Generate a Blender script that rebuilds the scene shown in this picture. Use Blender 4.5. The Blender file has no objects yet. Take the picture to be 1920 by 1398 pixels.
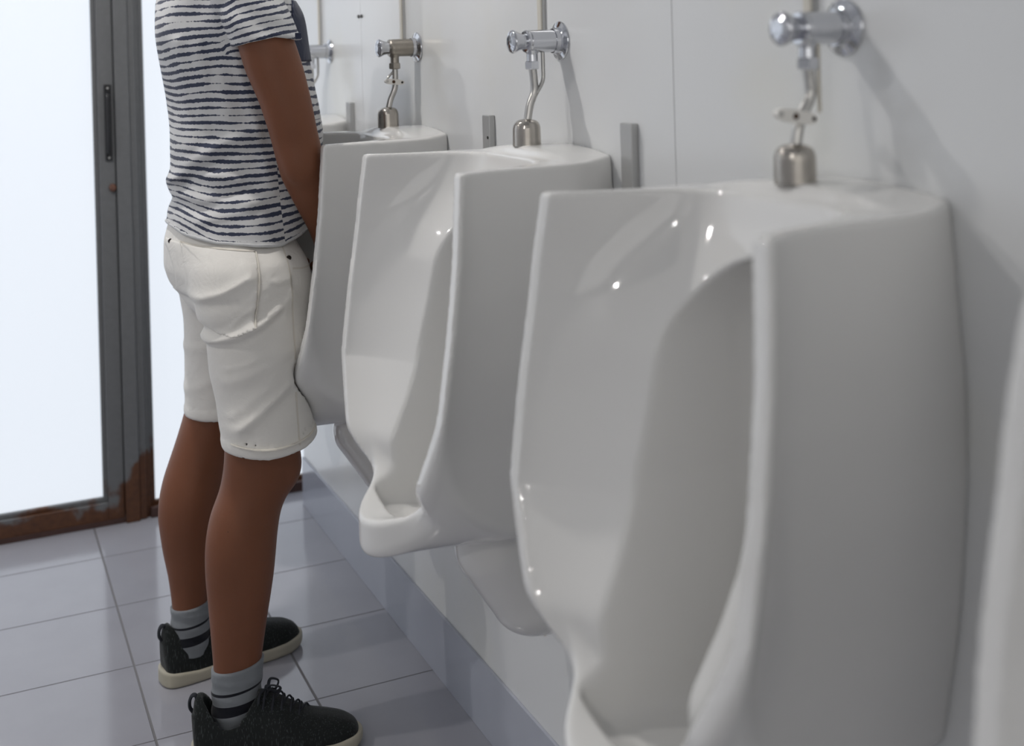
import bpy, bmesh, math, random
import numpy as np
from mathutils import Vector, Matrix

sc = bpy.context.scene
# ------------------------------------------------------------------ camera
CAM_H = 1.28
F_PX = 2261.0
YAW = math.radians(24.6)
ROLL = 0.0275
cam_data = bpy.data.cameras.new('camera')
cam = bpy.data.objects.new('camera', cam_data)
sc.collection.objects.link(cam)
sc.camera = cam
cam_data.sensor_fit = 'HORIZONTAL'
cam_data.sensor_width = 36.0
cam_data.lens = 36.0 * F_PX / 1920.0
cam_data.shift_y = -(699.0 - 100.0) / 1920.0
cam_data.clip_start = 0.05
cam.matrix_world = (Matrix.Translation((0, 0, CAM_H)) @ Matrix.Rotation(-YAW, 4, 'Z')
                    @ Matrix.Rotation(math.pi / 2, 4, 'X') @ Matrix.Rotation(-ROLL, 4, 'Z'))
cam_data.dof.use_dof = True
cam_data.dof.focus_distance = 2.15
cam_data.dof.aperture_fstop = 3.0

# ------------------------------------------------------------------ world and lights
world = bpy.data.worlds.new('world')
sc.world = world
world.use_nodes = True
world.node_tree.nodes['Background'].inputs[0].default_value = (0.75, 0.85, 1.0, 1)
world.node_tree.nodes['Background'].inputs[1].default_value = 0.6
sc.view_settings.view_transform = 'Standard'
sc.view_settings.look = 'None'
sc.view_settings.gamma = 1
sc.view_settings.use_curve_mapping = False
sc.view_settings.exposure = 0.0

DOOR_GLOW = 0.82
SPOT_GLOW = 1050.0
FILL_GLOW = 1.2


# ------------------------------------------------------------------ helpers
C = sc.collection


def tag(o, label=None, cat=None, group=None, kind=None):
    if label: o['label'] = label
    if cat: o['category'] = cat
    if group: o['group'] = group
    if kind: o['kind'] = kind
    return o


def empty(name, loc, label, cat, group=None):
    o = bpy.data.objects.new(name, None)
    C.objects.link(o)
    o.location = loc
    o.empty_display_size = 0.05
    return tag(o, label, cat, group)


def mesh_obj(name, verts, faces, mat, parent=None, smooth=False, mats=None):
    me = bpy.data.meshes.new(name)
    me.from_pydata([tuple(v) for v in verts], [], [tuple(f) for f in faces])
    me.update()
    if smooth:
        me.polygons.foreach_set('use_smooth', [True] * len(me.polygons))
    if mat: me.materials.append(mat)
    o = bpy.data.objects.new(name, me)
    C.objects.link(o)
    if parent: o.parent = parent
    return o


def bm_obj(name, bm, mat, parent=None, smooth=True, angle=0.7):
    me = bpy.data.meshes.new(name)
    bmesh.ops.recalc_face_normals(bm, faces=bm.faces)
    if smooth:
        for f in bm.faces: f.smooth = True
        for e in bm.edges:
            if len(e.link_faces) == 2 and e.calc_face_angle(0) > angle: e.smooth = False
    bm.to_mesh(me)
    bm.free()
    me.materials.append(mat)
    o = bpy.data.objects.new(name, me)
    C.objects.link(o)
    if parent: o.parent = parent
    return o


def add_box(bm, lo, hi, bev=0.0, seg=2):
    t = bmesh.new()
    bmesh.ops.create_cube(t, size=1)
    for v in t.verts:
        v.co = Vector([lo[i] + (v.co[i] + .5) * (hi[i] - lo[i]) for i in range(3)])
    if bev > 0:
        bmesh.ops.bevel(t, geom=t.edges[:], offset=bev, segments=seg, affect='EDGES', profile=0.5)
    me = bpy.data.meshes.new('tmp')
    t.to_mesh(me)
    t.free()
    bm.from_mesh(me)
    bpy.data.meshes.remove(me)


def add_lathe(bm, prof, origin=(0, 0, 0), axis='Z', n=48, sides=None):
    """prof: list of (radius, height) from bottom to top along axis"""
    n = sides or n
    rings = []
    sup = [prof[0]]
    for (r0, h0), (r1, h1) in zip(prof[:-1], prof[1:]):
        L = math.hypot(r1 - r0, h1 - h0)
        if L > .004:
            for t_ in (.0007 / L, 1 - .0007 / L): sup.append((r0 + (r1 - r0) * t_, h0 + (h1 - h0) * t_))
        sup.append((r1, h1))
    prof = sup
    for r, h in prof:
        ring = []
        for i in range(n):
            a = 2 * math.pi * i / n
            if axis == 'Z': p = (r * math.cos(a), r * math.sin(a), h)
            else: p = (h, r * math.cos(a), r * math.sin(a))
            ring.append(bm.verts.new(Vector(origin) + Vector(p)))
        rings.append(ring)
    for a, b in zip(rings[:-1], rings[1:]):
        for i in range(n):
            bm.faces.new((a[i], a[(i + 1) % n], b[(i + 1) % n], b[i]))
    bm.faces.new(rings[0][::-1])
    bm.faces.new(rings[-1])


def smooth_path(pts, n=8):
    pts = [Vector(p) for p in pts]
    P = [pts[0] * 2 - pts[1]] + pts + [pts[-1] * 2 - pts[-2]]
    out = []
    for i in range(1, len(P) - 2):
        for k in range(n):
            t = k / n
            a, b, c, d = P[i - 1], P[i], P[i + 1], P[i + 2]
            out.append(0.5 * ((2 * b) + (c - a) * t + (2 * a - 5 * b + 4 * c - d) * t * t + (3 * b - a - 3 * c + d) * t ** 3))
    out.append(pts[-1])
    return out


def add_tube(bm, pts, r, n=14, smooth=True, flat=1.0):
    if smooth and len(pts) > 2: pts = smooth_path(pts)
    pts = [Vector(p) for p in pts]
    up = None
    rings = []
    for i, p in enumerate(pts):
        d = (pts[min(i + 1, len(pts) - 1)] - pts[max(i - 1, 0)]).normalized()
        if up is None:
            up = Vector((0, 0, 1)) if abs(d.z) < .9 else Vector((0, 1, 0))
        x = d.cross(up).normalized()
        y = x.cross(d).normalized()
        up = y
        rr = r[i] if isinstance(r, (list, tuple)) and len(r) == len(pts) else (r if not isinstance(r, (list, tuple)) else r[0])
        rings.append([bm.verts.new(p + x * math.cos(2 * math.pi * k / n) * rr + y * math.sin(2 * math.pi * k / n) * rr * flat) for k in range(n)])
    for a, b in zip(rings[:-1], rings[1:]):
        for i in range(n):
            bm.faces.new((a[i], a[(i + 1) % n], b[(i + 1) % n], b[i]))
    bm.faces.new(rings[0][::-1])
    bm.faces.new(rings[-1])


# ---- implicit surface mesher (surface nets, snapped to the surface)
def implicit_mesh(f, lo, hi, h):
    lo = np.array(lo, float)
    hi = np.array(hi, float)
    n = np.ceil((hi - lo) / h).astype(int) + 1
    ax = [lo[i] + h * np.arange(n[i]) for i in range(3)]
    X, Y, Z = np.meshgrid(*ax, indexing='ij')
    V = f(X, Y, Z)
    S = V < 0
    nx, ny, nz = n
    corners = [(i, j, k) for i in (0, 1) for j in (0, 1) for k in (0, 1)]

    def cs(A, c): return A[c[0]:nx - 1 + c[0], c[1]:ny - 1 + c[1], c[2]:nz - 1 + c[2]]
    cnt = sum(cs(S, c).astype(np.int8) for c in corners)
    act = (cnt > 0) & (cnt < 8)
    idx = np.argwhere(act)
    ids = -np.ones(act.shape, np.int64)
    ids[act] = np.arange(len(idx))
    P = np.zeros((len(idx), 3))
    W = np.zeros(len(idx))
    I, J, K = idx.T
    for a in corners:
        for d in range(3):
            if a[d] == 1: continue
            b = list(a); b[d] = 1
            va = V[I + a[0], J + a[1], K + a[2]]
            vb = V[I + b[0], J + b[1], K + b[2]]
            m = (va < 0) != (vb < 0)
            t = np.where(m, va / np.where(m, va - vb, 1), 0)
            p = np.tile(np.array(a, float), (len(idx), 1))
            p[:, d] += t
            P += p * m[:, None]
            W += m
    P = lo + h * (idx + P / W[:, None])
    e = h * 0.25
    for _ in range(3):
        v = f(P[:, 0], P[:, 1], P[:, 2])
        g = np.stack([(f(P[:, 0] + (e if i == 0 else 0), P[:, 1] + (e if i == 1 else 0), P[:, 2] + (e if i == 2 else 0))
                       - f(P[:, 0] - (e if i == 0 else 0), P[:, 1] - (e if i == 1 else 0), P[:, 2] - (e if i == 2 else 0))) / (2 * e)
                      for i in range(3)], 1)
        g2 = (g * g).sum(1)
        step = -(v / np.maximum(g2, .05))[:, None] * g
        L = np.linalg.norm(step, axis=1)
        step *= np.minimum(1, .5 * h / np.maximum(L, 1e-9))[:, None]
        P += step
    faces = []
    for d in range(3):
        u, w = (d + 1) % 3, (d + 2) % 3
        sl0 = [slice(None)] * 3; sl1 = [slice(None)] * 3
        sl0[d] = slice(0, n[d] - 1); sl1[d] = slice(1, n[d])
        A, B = S[tuple(sl0)], S[tuple(sl1)]
        for inside_first in (True, False):
            M = (A & ~B) if inside_first else (~A & B)
            q = np.argwhere(M)
            q = q[(q[:, u] > 0) & (q[:, w] > 0) & (q[:, u] < n[u] - 1) & (q[:, w] < n[w] - 1)]
            if not len(q): continue
            def cid(du, dw):
                r = q.copy(); r[:, u] += du; r[:, w] += dw
                return ids[r[:, 0], r[:, 1], r[:, 2]]
            F = np.stack([cid(-1, -1), cid(0, -1), cid(0, 0), cid(-1, 0)], 1)
            if not inside_first: F = F[:, ::-1]
            faces.append(F)
    F = np.concatenate(faces)
    return P, F


def implicit_obj(name, f, lo, hi, h, mat, parent=None):
    P, F = implicit_mesh(f, lo, hi, h)
    me = bpy.data.meshes.new(name)
    me.vertices.add(len(P))
    me.vertices.foreach_set('co', P.astype(np.float32).ravel())
    me.loops.add(F.size)
    me.loops.foreach_set('vertex_index', F.astype(np.int32).ravel())
    me.polygons.add(len(F))
    me.polygons.foreach_set('loop_start', np.arange(0, F.size, 4, dtype=np.int32))
    me.polygons.foreach_set('use_smooth', np.ones(len(F), dtype=bool))
    me.update(calc_edges=True)
    me.validate()
    me.materials.append(mat)
    o = bpy.data.objects.new(name, me)
    C.objects.link(o)
    if parent: o.parent = parent
    return o


def smin(a, b, k):
    h = np.clip(0.5 + 0.5 * (b - a) / k, 0, 1)
    return b * (1 - h) + a * h - k * h * (1 - h)


def smax(a, b, k): return -smin(-a, -b, k)


def table(rows, sig=2.0):
    """rows of (z, a, b, ...) -> smoothed interpolator returning columns"""
    R = np.array(sorted(rows), float)
    zz = np.linspace(R[0, 0], R[-1, 0], 160)
    cols = []
    for c in range(1, R.shape[1]):
        y = np.interp(zz, R[:, 0], R[:, c])
        k = np.exp(-0.5 * (np.arange(-12, 13) / (sig * 2)) ** 2)
        k /= k.sum()
        # odd padding keeps the end values in place
        yp = np.concatenate([2 * y[0] - y[12:0:-1], y, 2 * y[-1] - y[-2:-14:-1]])
        cols.append(np.convolve(yp, k, 'valid'))
    return lambda z: [np.interp(z, zz, c) for c in cols]


def column(rows, sig=2.0):
    T = table(rows, sig)

    def f(x, y, z, grow=0.0):
        cx, cy, rx, ry = T(z)
        rx = rx + grow
        ry = ry + grow
        q = np.sqrt(((x - cx) / rx) ** 2 + ((y - cy) / ry) ** 2)
        g = np.sqrt(((x - cx) / rx ** 2) ** 2 + ((y - cy) / ry ** 2) ** 2)
        return np.where(q > .2, q * (q - 1) / np.maximum(g, 1e-6), -np.minimum(rx, ry) * .8)
    return f


def capsule(a, b, ra, rb):
    a = np.array(a, float); b = np.array(b, float)
    ab = b - a
    L = (ab * ab).sum()

    def f(x, y, z):
        t = np.clip(((x - a[0]) * ab[0] + (y - a[1]) * ab[1] + (z - a[2]) * ab[2]) / L, 0, 1)
        return np.sqrt((x - a[0] - t * ab[0]) ** 2 + (y - a[1] - t * ab[1]) ** 2 + (z - a[2] - t * ab[2]) ** 2) - (ra + (rb - ra) * t)
    return f


def ellipsoid(c, r):
    def f(x, y, z):
        q = np.sqrt(((x - c[0]) / r[0]) ** 2 + ((y - c[1]) / r[1]) ** 2 + ((z - c[2]) / r[2]) ** 2)
        return (q - 1) * min(r)
    return f


def ridge(x, z, pts, width):
    """distance based ridge profile (0..1) along a polyline in the x,z plane"""
    best = np.full(np.shape(x), 9.0)
    for (x0, z0), (x1, z1) in zip(pts[:-1], pts[1:]):
        dx, dz = x1 - x0, z1 - z0
        t = np.clip(((x - x0) * dx + (z - z0) * dz) / (dx * dx + dz * dz), 0, 1)
        best = np.minimum(best, np.hypot(x - x0 - t * dx, z - z0 - t * dz))
    return np.exp(-(best / width) ** 2)


# ------------------------------------------------------------------ materials
def new_mat(name):
    m = bpy.data.materials.new(name)
    m.use_nodes = True
    nt = m.node_tree
    b = nt.nodes['Principled BSDF']
    return m, nt, b


def node(nt, typ, **kw):
    n = nt.nodes.new(typ)
    for k, v in kw.items():
        if k.startswith('i_'):
            n.inputs[int(k[2:])].default_value = v
        else: setattr(n, k, v)
    return n


def simple(name, col, rough=.5, metal=0.0, coat=0.0, noise=0.0, nscale=20, bump=0.0, bscale=200, spec=.5):
    m, nt, b = new_mat(name)
    b.inputs['Base Color'].default_value = (*col, 1)
    b.inputs['Roughness'].default_value = rough
    b.inputs['Metallic'].default_value = metal
    b.inputs['Coat Weight'].default_value = coat
    b.inputs['Coat Roughness'].default_value = .04
    b.inputs['Specular IOR Level'].default_value = spec
    tc = node(nt, 'ShaderNodeTexCoord')
    if noise > 0:
        n = node(nt, 'ShaderNodeTexNoise')
        n.inputs['Scale'].default_value = nscale
        n.inputs['Detail'].default_value = 5
        nt.links.new(tc.outputs['Object'], n.inputs['Vector'])
        mx = node(nt, 'ShaderNodeMix', data_type='RGBA')
        mx.inputs['A'].default_value = (*[c * (1 - noise) for c in col], 1)
        mx.inputs['B'].default_value = (*[min(1, c * (1 + noise)) for c in col], 1)
        nt.links.new(n.outputs['Fac'], mx.inputs['Factor'])
        nt.links.new(mx.outputs['Result'], b.inputs['Base Color'])
    if bump > 0:
        n = node(nt, 'ShaderNodeTexNoise')
        n.inputs['Scale'].default_value = bscale
        n.inputs['Detail'].default_value = 3
        nt.links.new(tc.outputs['Object'], n.inputs['Vector'])
        bp = node(nt, 'ShaderNodeBump')
        bp.inputs['Strength'].default_value = bump
        bp.inputs['Distance'].default_value = .002
        nt.links.new(n.outputs['Fac'], bp.inputs['Height'])
        nt.links.new(bp.outputs['Normal'], b.inputs['Normal'])
    return m


def M(nt, op, a, b=None, c=None):
    n = nt.nodes.new('ShaderNodeMath')
    n.operation = op
    for i, v in enumerate((a, b, c)):
        if v is None: continue
        if isinstance(v, (int, float)): n.inputs[i].default_value = v
        else: nt.links.new(v, n.inputs[i])
    return n.outputs[0]


def smooth_step(nt, v, lo, hi):
    n = nt.nodes.new('ShaderNodeMapRange')
    n.interpolation_type = 'SMOOTHSTEP'
    n.inputs['From Min'].default_value = lo
    n.inputs['From Max'].default_value = hi
    nt.links.new(v, n.inputs['Value'])
    return n.outputs[0]


def mix_col(nt, fac, a, b):
    mx = node(nt, 'ShaderNodeMix', data_type='RGBA')
    for k, v in (('A', a), ('B', b)):
        if isinstance(v, tuple): mx.inputs[k].default_value = (*v, 1) if len(v) == 3 else v
        else: nt.links.new(v, mx.inputs[k])
    nt.links.new(fac, mx.inputs['Factor'])
    return mx.outputs['Result']


CERAMIC = simple('white_ceramic', (.72, .715, .70), rough=.06, noise=.012, nscale=4, spec=.5)
CHROME = simple('polished_chrome', (.60, .61, .64), rough=.10, metal=1)
BRUSHED = simple('worn_nickel', (.50, .49, .47), rough=.28, metal=1, noise=.15, nscale=60)
TARNISH = simple('tarnished_brass', (.36, .33, .29), rough=.34, metal=1, noise=.15, nscale=50)
CAPMAT = simple('worn_cap_metal', (.46, .43, .39), rough=.22, metal=1, noise=.2, nscale=50)
WHITE_PLASTIC = simple('white_plastic', (.78, .76, .72), rough=.4)
DARK = simple('dark_hole', (.015, .012, .01), rough=.6)
ORANGE_DARK = simple('dark_rusty_rivet', (.06, .025, .01), rough=.5, metal=.5)
BLACK_PLASTIC = simple('black_plastic', (.012, .012, .014), rough=.35)
BEIGE = simple('beige_conduit', (.60, .57, .50), rough=.4)
SEAM = simple('dark_joint', (.10, .10, .10), rough=.7)
ALU = simple('grey_aluminium', (.47, .47, .465), rough=.35, metal=.55, noise=.04, nscale=30)
WALLGREY = simple('grey_wall_tile', (.60, .61, .63), rough=.4)
PLASTER = simple('white_plaster', (.78, .79, .80), rough=.7, bump=.1)
SKIN, nt, b = new_mat('tanned_skin')
tc = node(nt, 'ShaderNodeTexCoord')
n1 = node(nt, 'ShaderNodeTexNoise'); n1.inputs['Scale'].default_value = 9; n1.inputs['Detail'].default_value = 6
nt.links.new(tc.outputs['Object'], n1.inputs['Vector'])
b.inputs['Roughness'].default_value = .5
b.inputs['Specular IOR Level'].default_value = .35
b.inputs['Subsurface Weight'].default_value = .06
b.inputs['Subsurface Scale'].default_value = .01
vor = node(nt, 'ShaderNodeTexVoronoi'); vor.inputs['Scale'].default_value = 16
nt.links.new(tc.outputs['Object'], vor.inputs['Vector'])
mole = smooth_step(nt, vor.outputs['Distance'], .035, .02)
base = mix_col(nt, n1.outputs['Fac'], (.155, .056, .026), (.21, .080, .040))
nt.links.new(mix_col(nt, mole, base, (.10, .035, .02)), b.inputs['Base Color'])
n2 = node(nt, 'ShaderNodeTexNoise'); n2.inputs['Scale'].default_value = 160; n2.inputs['Detail'].default_value = 4
nt.links.new(tc.outputs['Object'], n2.inputs['Vector'])
bp = node(nt, 'ShaderNodeBump'); bp.inputs['Strength'].default_value = .12; bp.inputs['Distance'].default_value = .002
nt.links.new(n2.outputs['Fac'], bp.inputs['Height']); nt.links.new(bp.outputs['Normal'], b.inputs['Normal'])

HAIR = simple('dark_brown_hair', (.035, .02, .013), rough=.5, bump=.5, bscale=90)


def fabric(name, col, fine=900, strength=.25, rough=.85, wr=.35):
    m, nt, b = new_mat(name)
    b.inputs['Roughness'].default_value = rough
    b.inputs['Specular IOR Level'].default_value = .2
    b.inputs['Sheen Weight'].default_value = .15
    tc = node(nt, 'ShaderNodeTexCoord')
    n = node(nt, 'ShaderNodeTexNoise'); n.inputs['Scale'].default_value = fine; n.inputs['Detail'].default_value = 2
    nt.links.new(tc.outputs['Object'], n.inputs['Vector'])
    w = node(nt, 'ShaderNodeTexNoise'); w.inputs['Scale'].default_value = 26; w.inputs['Detail'].default_value = 4
    w.inputs['Distortion'].default_value = 1.2
    nt.links.new(tc.outputs['Object'], w.inputs['Vector'])
    b1 = node(nt, 'ShaderNodeBump'); b1.inputs['Strength'].default_value = wr; b1.inputs['Distance'].default_value = .006
    nt.links.new(w.outputs['Fac'], b1.inputs['Height'])
    b2 = node(nt, 'ShaderNodeBump'); b2.inputs['Strength'].default_value = strength; b2.inputs['Distance'].default_value = .0006
    nt.links.new(n.outputs['Fac'], b2.inputs['Height']); nt.links.new(b1.outputs['Normal'], b2.inputs['Normal'])
    nt.links.new(b2.outputs['Normal'], b.inputs['Normal'])
    b.inputs['Base Color'].default_value = (*col, 1)
    return m, nt, b, tc


SHORTS, nt, b, tc = fabric('off_white_cotton', (.74, .72, .68))
HEMCOL, nt, b, tc = fabric('off_white_cotton_seam', (.66, .625, .56))
NAVY, nt, b, tc = fabric('navy_cotton', (.028, .034, .062))
STRIPED, nt, b, tc = fabric('brushed_stripe_jersey', (.6, .6, .6), wr=.25)
sep = node(nt, 'ShaderNodeSeparateXYZ'); nt.links.new(tc.outputs['Object'], sep.inputs[0])
lo_n = node(nt, 'ShaderNodeTexNoise'); lo_n.inputs['Scale'].default_value = 5; lo_n.inputs['Detail'].default_value = 1
nt.links.new(tc.outputs['Object'], lo_n.inputs['Vector'])
hi_n = node(nt, 'ShaderNodeTexNoise'); hi_n.inputs['Scale'].default_value = 190; hi_n.inputs['Detail'].default_value = 3
nt.links.new(tc.outputs['Object'], hi_n.inputs['Vector'])
zz = M(nt, 'ADD', sep.outputs['Z'], M(nt, 'MULTIPLY', M(nt, 'SUBTRACT', lo_n.outputs['Fac'], .5), .034))
# back hem: the cloth is pulled up there, stripes follow it
bk = M(nt, 'MULTIPLY', smooth_step(nt, sep.outputs['X'], .43, .34), smooth_step(nt, sep.outputs['Z'], 1.08, .96))
zz = M(nt, 'SUBTRACT', zz, M(nt, 'MULTIPLY', bk, .035))
# the front panel's stripes do not meet the back panel's at the side seam; the sleeve's run up with its hem
seam_x = M(nt, 'ADD', .538, M(nt, 'MULTIPLY', M(nt, 'SUBTRACT', 1.07, sep.outputs['Z']), .07))
fr_ = M(nt, 'GREATER_THAN', sep.outputs['X'], seam_x)
fr_ = M(nt, 'MULTIPLY', fr_, M(nt, 'LESS_THAN', sep.outputs['Z'], 1.16))
zz = M(nt, 'ADD', zz, M(nt, 'MULTIPLY', fr_, .0065))
sl_ = M(nt, 'MULTIPLY', smooth_step(nt, sep.outputs['Y'], 2.252, 2.240), M(nt, 'MULTIPLY', M(nt, 'GREATER_THAN', sep.outputs['Z'], 1.292), smooth_step(nt, sep.outputs['X'], .430, .455)))
zz = M(nt, 'SUBTRACT', zz, M(nt, 'MULTIPLY', sl_, M(nt, 'MULTIPLY', M(nt, 'SUBTRACT', sep.outputs['X'], .40), .22)))
t = M(nt, 'DIVIDE', zz, .0143)
idx = M(nt, 'FLOOR', t)
frac = M(nt, 'ABSOLUTE', M(nt, 'SUBTRACT', M(nt, 'SUBTRACT', t, idx), .5))
wn = node(nt, 'ShaderNodeTexWhiteNoise', noise_dimensions='1D'); nt.links.new(idx, wn.inputs['W'])
cv = node(nt, 'ShaderNodeCombineXYZ')
nt.links.new(M(nt, 'MULTIPLY', sep.outputs['X'], 15), cv.inputs[0])
nt.links.new(M(nt, 'MULTIPLY', sep.outputs['Y'], 15), cv.inputs[1])
nt.links.new(M(nt, 'MULTIPLY', idx, 3.7), cv.inputs[2])
br = node(nt, 'ShaderNodeTexNoise'); br.inputs['Scale'].default_value = 1.0; br.inputs['Detail'].default_value = 3
nt.links.new(cv.outputs[0], br.inputs['Vector'])
th = M(nt, 'ADD', M(nt, 'MULTIPLY', wn.outputs['Value'], .11), .10)
th = M(nt, 'ADD', th, M(nt, 'MULTIPLY', M(nt, 'SUBTRACT', br.outputs['Fac'], .47), .85))
th = M(nt, 'MINIMUM', th, .25)
th = M(nt, 'ADD', th, M(nt, 'MULTIPLY', M(nt, 'SUBTRACT', hi_n.outputs['Fac'], .5), .30))
msk = smooth_step(nt, M(nt, 'SUBTRACT', th, frac), -.025, .025)
nt.links.new(mix_col(nt, msk, (.60, .60, .60), (.042, .050, .085)), b.inputs['Base Color'])

PLAIN, nt, b, tc = fabric('light_grey_jersey', (.58, .585, .59))
SOCK, nt, b, tc = fabric('grey_sock_knit', (.2, .2, .2), wr=.2)
sep = node(nt, 'ShaderNodeSeparateXYZ'); nt.links.new(tc.outputs['Object'], sep.inputs[0])
zt = M(nt, 'ADD', sep.outputs['Z'], M(nt, 'MULTIPLY', sep.outputs['X'], -.10))
r = node(nt, 'ShaderNodeValToRGB'); r.color_ramp.interpolation = 'CONSTANT'
nt.links.new(M(nt, 'MULTIPLY', zt, 5.0), r.inputs[0])
cr = r.color_ramp
g_, k_ = (.21, .225, .24, 1), (.008, .009, .014, 1)
cr.elements[0].position = 0; cr.elements[0].color = g_
cr.elements[1].position = .18; cr.elements[1].color = k_
for p_, c_ in ((.272, g_), (.365, k_), (.388, g_), (.66, g_)):
    e_ = cr.elements.new(p_); e_.color = c_
nt.links.new(r.outputs[0], b.inputs['Base Color'])

SHOE, nt, b, tc = fabric('heather_black_knit', (.02, .022, .022), wr=.2)
mp = node(nt, 'ShaderNodeMapping'); mp.inputs['Scale'].default_value = (520, 520, 60)
nt.links.new(tc.outputs['Object'], mp.inputs['Vector'])
n_ = node(nt, 'ShaderNodeTexNoise'); n_.inputs['Scale'].default_value = 1; n_.inputs['Detail'].default_value = 1
nt.links.new(mp.outputs['Vector'], n_.inputs['Vector'])
nt.links.new(mix_col(nt, smooth_step(nt, n_.outputs['Fac'], .58, .72), (.010, .012, .012), (.045, .055, .055)), b.inputs['Base Color'])
SOLE = simple('cream_rubber', (.42, .39, .31), rough=.6, noise=.1, nscale=30)
LACE = simple('black_lace', (.012, .014, .02), rough=.8)

# steel frame with rust creeping up from the floor
STEEL, nt, b = new_mat('rusting_grey_steel')
tc = node(nt, 'ShaderNodeTexCoord')
sep = node(nt, 'ShaderNodeSeparateXYZ'); nt.links.new(tc.outputs['Object'], sep.inputs[0])
n1 = node(nt, 'ShaderNodeTexNoise'); n1.inputs['Scale'].default_value = 14; n1.inputs['Detail'].default_value = 6
nt.links.new(tc.outputs['Object'], n1.inputs['Vector'])
n3 = node(nt, 'ShaderNodeTexNoise'); n3.inputs['Scale'].default_value = 70; n3.inputs['Detail'].default_value = 5
nt.links.new(tc.outputs['Object'], n3.inputs['Vector'])
hgt = M(nt, 'ADD', sep.outputs['Z'], M(nt, 'MULTIPLY', M(nt, 'SUBTRACT', n1.outputs['Fac'], .5), .22))
reach = smooth_step(nt, sep.outputs['X'], .36, .44)          # the fixed post rusts higher than the leaf
hgt = M(nt, 'SUBTRACT', hgt, M(nt, 'MULTIPLY', reach, .15))
rust = smooth_step(nt, hgt, .065, .03)
rc = mix_col(nt, n3.outputs['Fac'], (.035, .014, .008), (.15, .058, .022))
gc = mix_col(nt, n3.outputs['Fac'], (.125, .13, .135), (.165, .17, .175))
nt.links.new(mix_col(nt, rust, gc, rc), b.inputs['Base Color'])
b.inputs['Roughness'].default_value = .5
b.inputs['Metallic'].default_value = .1
SILL = simple('red_brown_sill', (.055, .025, .02), rough=.6, noise=.3)

# floor tiles
TILE, nt, b = new_mat('grey_floor_tile')
tc = node(nt, 'ShaderNodeTexCoord')
sep = node(nt, 'ShaderNodeSeparateXYZ'); nt.links.new(tc.outputs['Object'], sep.inputs[0])
tx = M(nt, 'DIVIDE', M(nt, 'SUBTRACT', sep.outputs['X'], .305 - 31.2), .312)
ty = M(nt, 'DIVIDE', M(nt, 'SUBTRACT', sep.outputs['Y'], 2.32 - 31.2), .3125)
fx = M(nt, 'FRACT', tx); fy = M(nt, 'FRACT', ty)
ex = M(nt, 'MINIMUM', fx, M(nt, 'SUBTRACT', 1, fx))
ey = M(nt, 'MINIMUM', fy, M(nt, 'SUBTRACT', 1, fy))
gx = smooth_step(nt, ex, .009, .0055)
gy = smooth_step(nt, ey, .0062, .0035)
gr = M(nt, 'MAXIMUM', gx, gy)
cid = node(nt, 'ShaderNodeCombineXYZ')
nt.links.new(M(nt, 'FLOOR', tx), cid.inputs[0]); nt.links.new(M(nt, 'FLOOR', ty), cid.inputs[1])
wn = node(nt, 'ShaderNodeTexWhiteNoise', noise_dimensions='3D'); nt.links.new(cid.outputs[0], wn.inputs['Vector'])
cl = node(nt, 'ShaderNodeTexNoise'); cl.inputs['Scale'].default_value = 7; cl.inputs['Detail'].default_value = 5
nt.links.new(tc.outputs['Object'], cl.inputs['Vector'])
tone = M(nt, 'ADD', M(nt, 'MULTIPLY', wn.outputs['Value'], .25), M(nt, 'MULTIPLY', cl.outputs['Fac'], .75))
tcol = mix_col(nt, tone, (.30, .30, .335), (.385, .385, .42))
gcol = mix_col(nt, gx, (.115, .11, .12), (.16, .155, .16))
nt.links.new(mix_col(nt, gr, tcol, gcol), b.inputs['Base Color'])
rr = node(nt, 'ShaderNodeMapRange'); rr.inputs['To Min'].default_value = .08; rr.inputs['To Max'].default_value = .17
nt.links.new(cl.outputs['Fac'], rr.inputs['Value'])
nt.links.new(M(nt, 'MAXIMUM', rr.outputs[0], M(nt, 'MULTIPLY', gr, .8)), b.inputs['Roughness'])
bp = node(nt, 'ShaderNodeBump'); bp.inputs['Strength'].default_value = .8; bp.inputs['Distance'].default_value = .0015
nt.links.new(M(nt, 'SUBTRACT', 1, gr), bp.inputs['Height']); nt.links.new(bp.outputs['Normal'], b.inputs['Normal'])
b.inputs['Specular IOR Level'].default_value = .6

# wall panel: white laminate with faint yellow dirt
PANEL, nt, b = new_mat('white_wall_panel')
tc = node(nt, 'ShaderNodeTexCoord')
n1 = node(nt, 'ShaderNodeTexNoise'); n1.inputs['Scale'].default_value = 3.2; n1.inputs['Detail'].default_value = 4
nt.links.new(tc.outputs['Object'], n1.inputs['Vector'])
dirt = M(nt, 'MULTIPLY', smooth_step(nt, n1.outputs['Fac'], .48, .75), .5)
nt.links.new(mix_col(nt, dirt, (.70, .71, .715), (.69, .68, .61)), b.inputs['Base Color'])
b.inputs['Roughness'].default_value = .22
b.inputs['Specular IOR Level'].default_value = .4
SKIRT = simple('satin_grey_skirting', (.40, .42, .48), rough=.12, noise=.05, nscale=8)


def glow_mat(name, col, strength, col2=None, zlo=0, zhi=2.2):
    m, nt, b = new_mat(name)
    b.inputs['Base Color'].default_value = (.25, .26, .28, 1)
    b.inputs['Roughness'].default_value = .4
    b.inputs['Emission Color'].default_value = (*col, 1)
    b.inputs['Emission Strength'].default_value = strength
    return m


FROST = glow_mat('daylit_frosted_glass', (.86, .92, 1.0), DOOR_GLOW)
FILL_PANE = glow_mat('added_fill_pane', (1.0, .98, .95), FILL_GLOW)  # glow of the window added behind the camera for fill
SPOT = glow_mat('lit_spot_bulb', (1.0, .965, .93), SPOT_GLOW)

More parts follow.
